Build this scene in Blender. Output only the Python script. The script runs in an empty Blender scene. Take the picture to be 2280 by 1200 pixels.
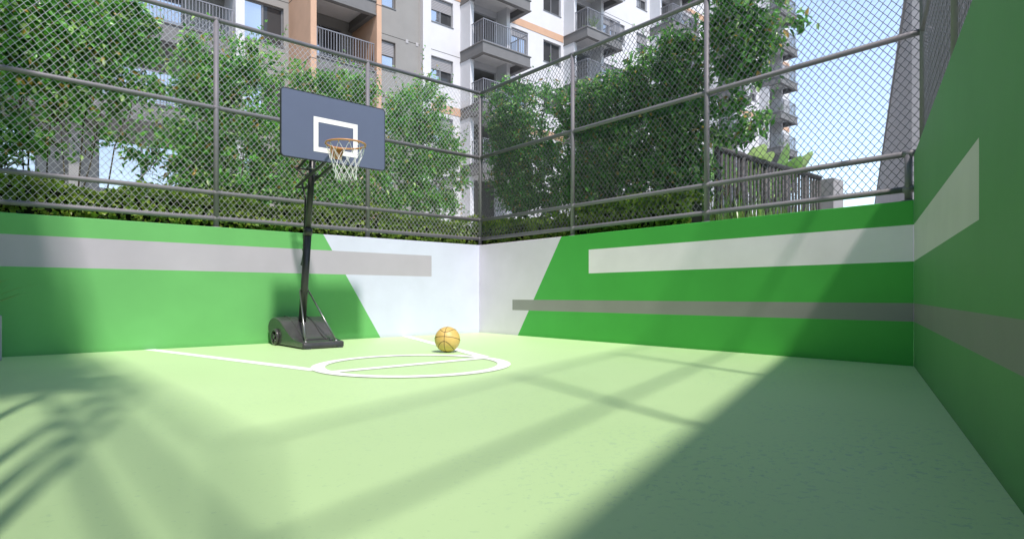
import bpy, math, random
from mathutils import Vector, Matrix, Quaternion
R = math.radians
scn = bpy.context.scene
col = scn.collection
V = Vector

# ------------------------------------------------------------------ helpers
class MB:
    """collects geometry in world space; build() links it as one mesh object"""
    def __init__(s): s.v = []; s.f = []; s.m = []; s.sm = []; s.c = []
    def face(s, idx, mi=0, smooth=False): s.f.append(idx); s.m.append(mi); s.sm.append(smooth)
    def quad(s, a, b, c, d, mi=0):
        n = len(s.v); s.v += [tuple(a), tuple(b), tuple(c), tuple(d)]; s.face((n, n+1, n+2, n+3), mi)
    def poly(s, pts, mi=0):
        n = len(s.v); s.v += [tuple(p) for p in pts]; s.face(tuple(range(n, n+len(pts))), mi)
    def box(s, x0, x1, y0, y1, z0, z1, mi=0):
        n = len(s.v)
        s.v += [(x0,y0,z0),(x1,y0,z0),(x1,y1,z0),(x0,y1,z0),(x0,y0,z1),(x1,y0,z1),(x1,y1,z1),(x0,y1,z1)]
        for q in ((0,3,2,1),(4,5,6,7),(0,1,5,4),(1,2,6,5),(2,3,7,6),(3,0,4,7)):
            s.face(tuple(n+i for i in q), mi)
        return s
    def tube(s, pts, r, n=8, mi=0, cap=True, closed=False, smooth=True, phase=0.0):
        pts = [V(p) for p in pts]; k = len(pts)
        rr = r if isinstance(r, (list, tuple)) else [r]*k
        b = len(s.v); up = None
        for i, p in enumerate(pts):
            if closed: t = pts[(i+1) % k]-pts[i-1]
            else: t = pts[min(i+1, k-1)]-pts[max(i-1, 0)]
            t = t.normalized() if t.length > 1e-9 else V((0,0,1))
            if up is None:
                up = V((0,0,1)) if abs(t.z) < .9 else V((0,1,0))
            u = (up - t*up.dot(t))
            if u.length < 1e-5: u = t.orthogonal()
            u.normalize(); w = t.cross(u); up = u
            for j in range(n):
                a = 2*math.pi*j/n + phase
                s.v.append(tuple(p+(u*math.cos(a)+w*math.sin(a))*rr[i]))
        for i in range(k if closed else k-1):
            i2 = (i+1) % k
            for j in range(n):
                j2 = (j+1) % n
                s.face((b+i*n+j, b+i*n+j2, b+i2*n+j2, b+i2*n+j), mi, smooth)
        if cap and not closed:
            s.face(tuple(b+j for j in reversed(range(n))), mi)
            s.face(tuple(b+(k-1)*n+j for j in range(n)), mi)
        return s
    def lathe(s, c, prof, n=16, mi=0, axis='z'):
        c = V(c); b = len(s.v)
        for (r, h) in prof:
            for j in range(n):
                a = 2*math.pi*j/n; x, y = r*math.cos(a), r*math.sin(a)
                s.v.append(tuple(c+(V((x,y,h)) if axis == 'z' else V((h,x,y)))))
        for i in range(len(prof)-1):
            for j in range(n):
                j2 = (j+1) % n
                s.face((b+i*n+j, b+i*n+j2, b+(i+1)*n+j2, b+(i+1)*n+j), mi, True)
        return s
    def build(s, name, mats, parent=None, origin=None, loc=None):
        o_ = V(origin) if origin is not None else V((0,0,0))
        if parent is not None and origin is None: o_ = V(parent.get('_o', (0,0,0)))
        me = bpy.data.meshes.new(name)
        me.from_pydata([tuple(V(p)-o_) for p in s.v] if o_.length else s.v, [], s.f)
        if not isinstance(mats, (list, tuple)): mats = [mats]
        for m in mats: me.materials.append(m)
        me.polygons.foreach_set('material_index', s.m)
        me.polygons.foreach_set('use_smooth', s.sm)
        if s.c:
            at = me.color_attributes.new('Tint', 'FLOAT_COLOR', 'POINT')
            at.data.foreach_set('color', [x for c in s.c for x in c])
        me.update()
        ob = bpy.data.objects.new(name, me); col.objects.link(ob)
        if parent is not None: ob.parent = parent; ob['_o'] = tuple(o_)
        if loc is not None: ob.location = loc
        elif parent is None and o_.length: ob.location = o_
        return ob

def tag(o, label=None, cat=None, group=None, kind=None):
    if label: o['label'] = label
    if cat: o['category'] = cat
    if group: o['group'] = group
    if kind: o['kind'] = kind
    return o
def thing(name, loc, label, cat, group=None):
    e = bpy.data.objects.new(name, None); col.objects.link(e); e.location = loc; e.empty_display_size = .1
    e['_o'] = tuple(loc)
    return tag(e, label, cat, group)

# ------------------------------------------------------------------ materials
def newmat(name):
    m = bpy.data.materials.new(name); m.use_nodes = True
    nt = m.node_tree
    return m, nt, nt.nodes['Principled BSDF']
def nd(nt, t, **k):
    n = nt.nodes.new(t)
    for a, b in k.items(): setattr(n, a, b)
    return n
def mth(nt, op, a, b=None, c=None):
    n = nd(nt, 'ShaderNodeMath', operation=op)
    for i, x in enumerate((a, b, c)):
        if x is None: continue
        if isinstance(x, (int, float)): n.inputs[i].default_value = x
        else: nt.links.new(x, n.inputs[i])
    return n.outputs[0]
def mixc(nt, f, a, b):
    n = nd(nt, 'ShaderNodeMix', data_type='RGBA')
    for i, x in ((0, f), (6, a), (7, b)):
        if isinstance(x, (int, float)): n.inputs[i].default_value = x
        elif isinstance(x, tuple): n.inputs[i].default_value = (*x[:3], 1)
        else: nt.links.new(x, n.inputs[i])
    return n.outputs[2]
def pos(nt): return nd(nt, 'ShaderNodeNewGeometry').outputs['Position']
def noise(nt, scale, detail=3, rough=.55, vec=None, dist=0):
    n = nd(nt, 'ShaderNodeTexNoise'); n.inputs['Scale'].default_value = scale
    n.inputs['Detail'].default_value = detail; n.inputs['Roughness'].default_value = rough
    n.inputs['Distortion'].default_value = dist
    nt.links.new(vec if vec is not None else pos(nt), n.inputs['Vector'])
    return n.outputs['Fac']
def ramp(nt, f, stops):
    n = nd(nt, 'ShaderNodeValToRGB'); nt.links.new(f, n.inputs[0])
    e = n.color_ramp.elements
    while len(e) < len(stops): e.new(.5)
    for k, (p, c) in zip(e, stops): k.position = p; k.color = (c, c, c, 1) if not isinstance(c, tuple) else (*c, 1)
    return n.outputs[0]
def bump(nt, bs, h, strength=.2, dist=.01):
    n = nd(nt, 'ShaderNodeBump'); n.inputs['Strength'].default_value = strength; n.inputs['Distance'].default_value = dist
    nt.links.new(h, n.inputs['Height']); nt.links.new(n.outputs[0], bs.inputs['Normal'])
def simple(name, c, rough=.5, metal=0., var=.12, scale=6., bmp=0., bscale=120., spec=.5):
    m, nt, bs = newmat(name)
    f = noise(nt, scale, 4)
    d = tuple(x*(1-var) for x in c); l = tuple(min(1, x*(1+var)) for x in c)
    nt.links.new(mixc(nt, ramp(nt, f, [(.3, 0.), (.7, 1.)]), d, l), bs.inputs['Base Color'])
    bs.inputs['Roughness'].default_value = rough; bs.inputs['Metallic'].default_value = metal
    bs.inputs['Specular IOR Level'].default_value = spec
    if bmp: bump(nt, bs, noise(nt, bscale, 2), bmp, .004)
    return m

def wall_paint(name, kind, green, c):
    """painted court wall: green field with white and grey shapes, from world position"""
    m, nt, bs = newmat(name)
    sp = nd(nt, 'ShaderNodeSeparateXYZ'); nt.links.new(pos(nt), sp.inputs[0])
    X, Y, Z = sp.outputs
    def band(u, lo, hi): return mth(nt, 'MULTIPLY', mth(nt, 'GREATER_THAN', u, lo), mth(nt, 'LESS_THAN', u, hi))
    mott = ramp(nt, noise(nt, 2.2, 5), [(.25, .93), (.75, 1.05)])
    colr = green
    if kind == 'left':
        w = mth(nt, 'GREATER_THAN', mth(nt, 'ADD', X, mth(nt, 'MULTIPLY', Z, .598)), -1.62)
        colr = mixc(nt, w, colr, c['white'])
        g = mth(nt, 'MULTIPLY', band(Z, .806, 1.094), mth(nt, 'LESS_THAN', X, -.838))
        colr = mixc(nt, g, colr, c['grey'])
    elif kind == 'back':
        w = mth(nt, 'GREATER_THAN', mth(nt, 'ADD', Y, mth(nt, 'MULTIPLY', Z, .648)), -.852)
        colr = mixc(nt, w, colr, c['white'])
        g = mth(nt, 'MULTIPLY', band(Z, .811, 1.095), mth(nt, 'LESS_THAN', Y, -2.145))
        colr = mixc(nt, g, colr, c['pale'])
        g = mth(nt, 'MULTIPLY', band(Z, .345, .488), mth(nt, 'LESS_THAN', Y, -.741))
        colr = mixc(nt, g, colr, c['grey'])
    else:
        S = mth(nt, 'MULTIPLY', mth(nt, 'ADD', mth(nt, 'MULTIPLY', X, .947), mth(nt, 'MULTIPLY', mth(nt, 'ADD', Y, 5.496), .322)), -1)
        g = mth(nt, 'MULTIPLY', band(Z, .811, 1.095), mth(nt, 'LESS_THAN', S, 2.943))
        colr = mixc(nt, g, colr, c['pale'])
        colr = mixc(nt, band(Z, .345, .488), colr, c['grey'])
    # slight mottling, and darker towards the foot of the wall
    n = nd(nt, 'ShaderNodeMix', data_type='RGBA', blend_type='MULTIPLY'); n.inputs[0].default_value = 1
    if isinstance(colr, tuple): n.inputs[6].default_value = (*colr, 1)
    else: nt.links.new(colr, n.inputs[6])
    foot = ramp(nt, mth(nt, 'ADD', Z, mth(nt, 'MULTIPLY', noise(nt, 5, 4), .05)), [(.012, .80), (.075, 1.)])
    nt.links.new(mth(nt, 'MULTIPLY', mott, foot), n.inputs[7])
    nt.links.new(n.outputs[2], bs.inputs['Base Color'])
    bs.inputs['Roughness'].default_value = .55
    bs.inputs['Specular IOR Level'].default_value = .35
    bump(nt, bs, mth(nt, 'ADD', noise(nt, 160, 2), mth(nt, 'MULTIPLY', noise(nt, 9, 2), 1.5)), .12, .004)
    return m

M = {}
M['wall_left'] = wall_paint('sunlit_green_wall_paint', 'left', (.145, .45, .140), dict(white=(.62, .65, .80), grey=(.45, .425, .49)))  # lighter green: the left wall's sunlight put into the paint colour
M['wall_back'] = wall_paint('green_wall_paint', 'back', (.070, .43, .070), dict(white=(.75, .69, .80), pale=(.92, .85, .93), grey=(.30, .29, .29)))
M['wall_right'] = wall_paint('shaded_green_wall_paint', 'right', (.095, .30, .098), dict(pale=(.62, .61, .58), grey=(.235, .235, .215)))  # the right wall's shade put into the paint colours
def floor_mat():
    m, nt, bs = newmat('pale_green_court_coating')
    P = pos(nt)
    mp = nd(nt, 'ShaderNodeMapping'); mp.inputs['Scale'].default_value = (1, 1, 1); nt.links.new(P, mp.inputs[0])
    big = ramp(nt, noise(nt, .55, 4), [(.3, 0.), (.7, 1.)])
    c = mixc(nt, big, (.522, .755, .368), (.555, .782, .396))
    # worn patches: fine dark flecks that only appear in cloudy areas
    area = ramp(nt, noise(nt, .7, 4, .6), [(.46, 0.), (.60, 1.)])
    fle = ramp(nt, noise(nt, 34, 5, .7, None, .5), [(.56, 0.), (.61, 1.)])
    f = mth(nt, 'MULTIPLY', mth(nt, 'MULTIPLY', area, fle), .75)
    sp = nd(nt, 'ShaderNodeSeparateXYZ'); nt.links.new(P, sp.inputs[0])
    perp = mth(nt, 'ADD', mth(nt, 'ADD', mth(nt, 'MULTIPLY', sp.outputs[0], -.322), mth(nt, 'MULTIPLY', sp.outputs[1], .947)), 5.205)
    wear = ramp(nt, mth(nt, 'DIVIDE', perp, 4.), [(.18, 1.), (.42, .22)])     # worn flecks are stronger along the right wall
    f = mth(nt, 'MULTIPLY', f, wear)
    c = mixc(nt, f, c, (.27, .50, .32))
    fle2 = ramp(nt, noise(nt, 40, 3, .6), [(.62, 0.), (.68, 1.)])
    c = mixc(nt, mth(nt, 'MULTIPLY', fle2, .22), c, (.30, .52, .30))
    nt.links.new(c, bs.inputs['Base Color'])
    nt.links.new(mth(nt, 'SUBTRACT', .50, mth(nt, 'MULTIPLY', f, .2)), bs.inputs['Roughness'])
    bs.inputs['Specular IOR Level'].default_value = .45
    bump(nt, bs, mth(nt, 'ADD', noise(nt, 60, 3), mth(nt, 'MULTIPLY', noise(nt, 4, 2), 2)), .07, .004)
    return m
M['floor'] = floor_mat()
M['line'] = simple('white_court_line_paint', (.92, .93, .92), .6, var=.02, scale=20)
M['soil'] = simple('dark_planting_soil', (.07, .055, .04), .95, var=.35, scale=9, bmp=.5, bscale=30)
M['ground'] = simple('grey_pavement', (.55, .55, .53), .9, var=.15, scale=1.5)
M['pipe'] = simple('grey_powder_coated_steel', (.185, .18, .20), .55, .0, var=.06, scale=14)
M['wire'] = simple('sunlit_galvanised_wire', (.62, .62, .64), .36, .5, var=.1, scale=30)  # sunlit fence wire, its brightness put into the colour
M['wire_shade'] = simple('shaded_galvanised_wire', (.20, .205, .22), .36, .5, var=.1, scale=30)  # same wire, darkened in colour for the less sunlit fences
M['conc'] = simple('grey_tower_render', (.30, .30, .31), .85, var=.06, scale=1.2, bmp=.15, bscale=30)
M['black'] = simple('black_plastic', (.052, .052, .054), .24, 0., var=.15, scale=9, bmp=.06, bscale=200)
M['steel'] = simple('black_coated_steel', (.032, .033, .034), .36, .1, var=.1, scale=9)
M['rod'] = simple('bare_grey_rod', (.30, .30, .31), .3, .9, var=.06, scale=20)
M['board'] = simple('slate_blue_board', (.120, .143, .222), .32, 0., var=.03, scale=3)
M['trim'] = simple('dark_board_edge', (.03, .033, .042), .4, 0., var=.1)
M['bwhite'] = simple('white_board_paint', (.96, .96, .96), .45, var=.01)
M['rim'] = simple('orange_rim_paint', (.56, .27, .11), .42, .0, var=.1, scale=30)
M['net'] = simple('white_net_cord', (.82, .83, .82), .7, var=.05, scale=60)
M['w_white'] = simple('white_render', (.64, .65, .675), .8, var=.03, scale=1.4, bmp=.12, bscale=25)
M['w_grey'] = simple('grey_render', (.285, .285, .275), .85, var=.05, scale=1.4, bmp=.18, bscale=25)
M['w_orange'] = simple('terracotta_render', (.58, .375, .255), .85, var=.05, scale=2, bmp=.15, bscale=25)
M['b_dark'] = simple('dark_grey_balcony_concrete', (.17, .17, .17), .75, var=.07, scale=2, bmp=.1, bscale=25)
M['b_soff'] = simple('grey_soffit_paint', (.80, .79, .79), .85, var=.04, scale=2)
M['joint'] = simple('shadow_gap_joint', (.05, .05, .05), .9, var=.1)
M['rail'] = simple('grey_balustrade_metal', (.26, .26, .28), .4, .3, var=.06)
M['frame'] = simple('grey_window_aluminium', (.22, .225, .235), .4, .3, var=.06)
M['inner'] = simple('dim_room', (.10, .095, .09), .9, var=.3, scale=1.1)
M['vent'] = simple('white_vent_cover', (.42, .42, .43), .6, var=.05)
def glass(name, c, metal):
    m, nt, bs = newmat(name)
    f = noise(nt, .5, 2)
    nt.links.new(mixc(nt, ramp(nt, f, [(.35, 0.), (.65, 1.)]), tuple(x*.85 for x in c), c), bs.inputs['Base Color'])
    bs.inputs['Metallic'].default_value = metal; bs.inputs['Roughness'].default_value = .04
    bump(nt, bs, noise(nt, 1.2, 1), .02, .02)
    return m
M['glass_sky'] = glass('sky_reflecting_window_glass', (.66, .68, .72), .9)
M['glass_dark'] = glass('dark_window_glass', (.055, .058, .062), .0)
def shutter_mat():
    m, nt, bs = newmat('slatted_roller_shutter')
    sp = nd(nt, 'ShaderNodeSeparateXYZ'); nt.links.new(pos(nt), sp.inputs[0])
    w = mth(nt, 'PINGPONG', mth(nt, 'MULTIPLY', sp.outputs[2], 1), .035)
    f = mth(nt, 'DIVIDE', w, .035)
    nt.links.new(mixc(nt, ramp(nt, f, [(.0, 0.), (.35, 1.)]), (.12, .12, .13), (.33, .33, .345)), bs.inputs['Base Color'])
    bs.inputs['Roughness'].default_value = .5
    bump(nt, bs, f, .5, .02)
    return m
M['shutter'] = shutter_mat()
def leaf_mat(name, tl=.34, rough=.34):
    m, nt, bs = newmat(name)
    a = nd(nt, 'ShaderNodeVertexColor', layer_name='Tint')
    h = nd(nt, 'ShaderNodeHueSaturation'); nt.links.new(a.outputs[0], h.inputs['Color'])
    nt.links.new(ramp(nt, noise(nt, 3.5, 3), [(.25, .7), (.75, 1.25)]), h.inputs['Value'])
    nt.links.new(h.outputs[0], bs.inputs['Base Color']); bs.inputs['Roughness'].default_value = rough
    bs.inputs['Specular IOR Level'].default_value = .6
    t = nd(nt, 'ShaderNodeBsdfTranslucent')
    h2 = nd(nt, 'ShaderNodeHueSaturation'); h2.inputs['Value'].default_value = 1.5; h2.inputs['Hue'].default_value = .485
    nt.links.new(h.outputs[0], h2.inputs['Color']); nt.links.new(h2.outputs[0], t.inputs[0])
    mx = nd(nt, 'ShaderNodeMixShader'); mx.inputs[0].default_value = tl
    nt.links.new(bs.outputs[0], mx.inputs[1]); nt.links.new(t.outputs[0], mx.inputs[2])
    nt.links.new(mx.outputs[0], nt.nodes['Material Output'].inputs[0])
    return m
M['leaf'] = leaf_mat('shrub_leaves')
M['stem'] = simple('green_brown_stem', (.10, .085, .045), .8, var=.3, scale=20)
M['bark'] = simple('grey_brown_bark', (.16, .13, .10), .9, var=.35, scale=14, bmp=.6, bscale=30)
M['core'] = simple('dark_hedge_core', (.012, .02, .008), .95, var=.4, scale=30)
M['pot'] = simple('grey_planter_concrete', (.36, .37, .40), .6, var=.05, scale=5)
M['potw'] = simple('white_plant_pot', (.7, .7, .68), .5, var=.04)
def ball_mat():
    m, nt, bs = newmat('basketball_pebbled_rubber')
    n = nd(nt, 'ShaderNodeTexVoronoi'); n.inputs['Scale'].default_value = 260
    nt.links.new(pos(nt), n.inputs['Vector'])
    nt.links.new(mixc(nt, ramp(nt, noise(nt, 14, 4), [(.3, 0.), (.7, 1.)]), (.63, .43, .12), (.70, .50, .165)), bs.inputs['Base Color'])
    bs.inputs['Roughness'].default_value = .42
    bump(nt, bs, n.outputs['Distance'], .25, .002)
    return m
M['ball'] = ball_mat()
M['seam'] = simple('black_ball_seam', (.05, .035, .025), .6, var=.1)

# ------------------------------------------------------------------ dimensions (court axes: left wall on y=0, back wall on x=0)
WT = 1.286                         # wall height
RW = 1.636                         # right wall height
C = V((0, -5.496, 0))              # right corner
DR = V((-.947, -.322, 0)).normalized()   # along the right wall, towards the viewer
NO = V((.322, -.947, 0)).normalized()    # outward from the right wall
def rw(s, off=0, z=0): return C + DR*s + NO*off + V((0, 0, z))

# ------------------------------------------------------------------ setting: ground
mb = MB(); e = 1500
mb.quad((-e, -e, -.03), (e, -e, -.03), (e, e, -.03), (-e, e, -.03))
tag(mb.build('ground', M['ground']), kind='structure')
mb = MB(); L = 10.5
p0 = V((-11, .02, 0)); p1 = V((.02, .02, 0)); p2 = rw(-.02, .02); p3 = rw(L, .02); p4 = V((-11, -8.9, 0))
mb.poly([p0, p4, p3, p2, p1])
tag(mb.build('court_floor', M['floor']), kind='structure')
# raised planting soil outside the walls
mb = MB()
mb.box(-14, 1.9, .13, 2.4, -.02, 1.13)
mb.box(.13, 1.9, -3.3, .13, -.02, 1.131)
tag(mb.build('planting_bed', M['soil']), kind='structure')
mb = MB(); mb.box(1.9, 9, -5.5, 2.4, -.02, 1.10)
tag(mb.build('terrace', M['ground']), kind='structure')
# court markings (thin sheets)
mb = MB(); lw = .106
def line(a, b, z, w=lw):
    a = V((*a, z)); b = V((*b, z)); t = (b-a).normalized(); n = V((-t.y, t.x, 0))*w/2
    mb.quad(a-n, b-n, b+n, a+n)
line((-4.215, .0), (-3.60, -2.72), .002); line((-1.245, 0), (-2.10, -2.80), .003)
line((-3.585, -2.898), (-2.13, -2.863), .004)
cc = V((-2.875, -2.872, 0)); N = 96
for i in range(N):
    a0, a1 = 2*math.pi*i/N, 2*math.pi*(i+1)/N
    ro, ri = .772, .668
    P = [(cc.x+r*math.cos(a), cc.y+r*math.sin(a), .005) for r, a in ((ri, a0), (ro, a0), (ro, a1), (ri, a1))]
    mb.quad(*P)
tag(mb.build('court_markings', M['line']), kind='structure')

# ------------------------------------------------------------------ painted walls
def wall_slab(a, b, nrm, h, th, name, mat, label, extra=None):
    a = V(a); b = V(b); n = V(nrm)*th
    m = MB()
    A = [a, b, b+n, a+n]; T = [p+V((0, 0, h)) for p in A]
    m.quad(A[0], A[1], T[1], T[0]); m.quad(A[1], A[2], T[2], T[1]); m.quad(A[2], A[3], T[3], T[2]); m.quad(A[3], A[0], T[0], T[3])
    m.quad(T[0], T[1], T[2], T[3])
    o = m.build(name, mat)
    bv = o.modifiers.new('soft_edge', 'BEVEL'); bv.width = .006; bv.segments = 2; bv.limit_method = 'ANGLE'
    w_ = o.modifiers.new('weld', 'WELD'); w_.merge_threshold = .0005
    o.modifiers.move(1, 0)
    return tag(o, label, 'wall')
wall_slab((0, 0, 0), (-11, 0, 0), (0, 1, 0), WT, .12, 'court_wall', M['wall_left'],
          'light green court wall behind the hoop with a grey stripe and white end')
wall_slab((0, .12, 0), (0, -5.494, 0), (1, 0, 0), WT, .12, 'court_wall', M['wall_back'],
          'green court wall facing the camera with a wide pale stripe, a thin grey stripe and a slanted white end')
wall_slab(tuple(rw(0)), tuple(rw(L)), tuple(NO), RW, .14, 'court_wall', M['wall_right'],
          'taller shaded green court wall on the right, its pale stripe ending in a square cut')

# ------------------------------------------------------------------ chain link fences
PR = .0275
def fence(name, label, O, U, NN, posts, rails, u0, u1, z_top, z_bot, base, colsp=.031, pitch=.076, ends=None, mesh_z0=None):
    """O origin, U along, NN outward; posts: list (u, ztop); rails: list (z, ua, ub)"""
    O = V(O); U = V(U); NN = V(NN)
    P = lambda u, z, d=0: O + U*u + NN*d + V((0, 0, z))
    t = thing(name, tuple(P(posts[0][0], base)), label, 'fence')
    for u, zt in posts:
        m = MB(); m.tube([P(u, base-.01), P(u, zt)], PR, 14)
        m.lathe(P(u, base), [(.052, 0), (.052, .006), (PR, .008)], 14)
        m.lathe(P(u, zt), [(PR, 0), (PR*.7, PR*.6), (.001, PR*.8)], 14)
        m.build('post', M['pipe'], t)
    for z, ua, ub in rails:
        m = MB(); m.tube([P(ua, z), P(ub, z)], .0245, 14)
        m.build('rail', M['pipe'], t)
    rng = random.Random(hash(name+label) % 1 + 5)
    m = MB(); n = int((u1-u0)/colsp); amp = colsp/2*1.08
    hw = .0029 if abs(U.x) > .99 else (.0034 if abs(NN.x) > .99 and base > 1 else (.0021 if base > 1 else .0017))
    for i in range(n):
        uc = u0+(i+.5)*colsp
        k = int((z_top-z_bot)/(pitch/2)); pts = []
        sgn0 = 1 if i % 2 else -1
        for j in range(k+1):
            sg = sgn0*(1 if j % 2 else -1)
            z = z_bot+j*pitch/2 + rng.uniform(-.0012, .0012)
            wob = .006*math.sin(uc*2.1+z*1.3)
            pts.append(P(uc+sg*amp, z, .003*sg*(1 if i % 2 else -1)+wob))
        m.tube(pts, hw, 5, cap=False)
    m.build('wire_mesh', M['wire' if abs(U.x) > .99 else 'wire_shade'], t)
    # clamps where the rails meet the posts
    for z, ua, ub in rails:
        for u, zt in posts:
            if min(ua, ub)-.01 <= u <= max(ua, ub)+.01 and z < zt+.02:
                m = MB(); m.tube([P(u-.035, z), P(u+.035, z)], .0285, 12); m.build('clamp', M['pipe'], t)
    return t
yo = .055
fence('chain_link_fence', 'grey chain link fence on top of the light green wall behind the hoop', (0, yo, 0), (-1, 0, 0), (0, 1, 0),
      [(-yo, 3.545), (1.775, 3.545), (3.575, 3.545), (5.43, 3.545), (7.23, 3.545), (9.03, 3.545)],
      [(1.383, -yo, 9.2), (1.662, -yo, 9.2), (2.585, -yo, 9.2), (3.545, -yo, 9.2)], -yo+.01, 9.2, 3.53, 1.385, WT)
fence('chain_link_fence', 'grey chain link fence on top of the wall with the slanted white end', (yo, yo, 0), (0, -1, 0), (1, 0, 0),
      [(1.885, 3.545), (3.74, 3.545), (5.50, 1.66)],
      [(1.380, 0, 5.56), (1.660, 0, 5.60), (2.590, 0, 5.66), (3.545, 0, 5.66)], .02, 5.62, 3.53, 1.385, WT)
fence('chain_link_fence', 'grey chain link fence on top of the taller wall on the right', tuple(C+V((.03, .0, 0))+NO*.055), tuple(DR), tuple(NO),
      [(0, 4.2), (1.86, 4.2), (3.7, 4.2), (5.8, 4.2)],
      [(1.72, 0, 5.8), (2.60, 0, 5.8), (4.2, 0, 5.8)], .01, 5.8, 4.18, 1.70, RW)

fence('chain_link_fence', 'grey chain link fence along the near left side of the court, just outside the view', (-5.475, -.52, 0), (0, -1, 0), (-1, 0, 0),
      [(0, 4.2), (1.9, 4.2), (3.3, 4.2), (4.22, 4.2), (4.62, 4.2), (4.95, 4.2)],
      [(.12, 0, 6.83), (1.68, 0, 6.83), (2.60, 0, 6.83), (4.2, 0, 6.83)], .01, 6.82, 4.18, .13, 0)

# ------------------------------------------------------------------ foliage
def leaf_colour(rng, kind):
    r = rng.random()
    if kind == 'shrub':
        if r < .05: c = (.50, .33, .07)
        elif r < .22: c = (.38, .60, .18)
        elif r < .74: c = (.15, .46, .065)
        else: c = (.065, .27, .04)
    elif kind == 'shade':  # same shrubs, weaker light put into the leaf colours
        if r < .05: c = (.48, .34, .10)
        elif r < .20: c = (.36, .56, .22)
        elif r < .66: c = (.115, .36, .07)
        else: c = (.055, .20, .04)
    elif kind == 'hedge':
        if r < .35: c = (.36, .50, .08)
        elif r < .8: c = (.22, .38, .055)
        else: c = (.10, .22, .03)
    elif kind == 'grass':
        c = (.20, .34, .08) if r < .3 else ((.11, .25, .045) if r < .93 else (.30, .31, .12))
    else:
        c = (.05, .12, .02) if r < .6 else (.08, .15, .03)
    k = rng.uniform(.75, 1.25)
    return (c[0]*k, c[1]*k, c[2]*k, 1)
def add_leaf(m, p, d, nrm, ln, wd, colr, fold=.25, droop=0.):
    """pointed oval leaf, folded along its midrib"""
    d = d.normalized(); s = d.cross(nrm)
    if s.length < 1e-4: s = d.orthogonal()
    s.normalize(); n = s.cross(d)
    b = len(m.v); h = n*wd*fold
    q = [p, p+d*ln*.30+s*wd*.46+h, p+d*ln*.68+s*wd*.40+h-n*droop*ln*.4, p+d*ln-n*droop*ln, p+d*ln*.68-s*wd*.40+h-n*droop*ln*.4, p+d*ln*.30-s*wd*.46+h, p+d*ln*.5-n*droop*ln*.15]
    m.v += [tuple(x) for x in q]; m.c += [colr]*7
    m.face((b, b+1, b+2, b+6), 0, False); m.face((b+6, b+2, b+3), 0, False)
    m.face((b, b+6, b+4, b+5), 0, False); m.face((b+6, b+3, b+4), 0, False)
def rnd_dir(rng):
    z = rng.uniform(-1, 1); a = rng.uniform(0, 2*math.pi); r = math.sqrt(1-z*z)
    return V((r*math.cos(a), r*math.sin(a), z))
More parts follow.
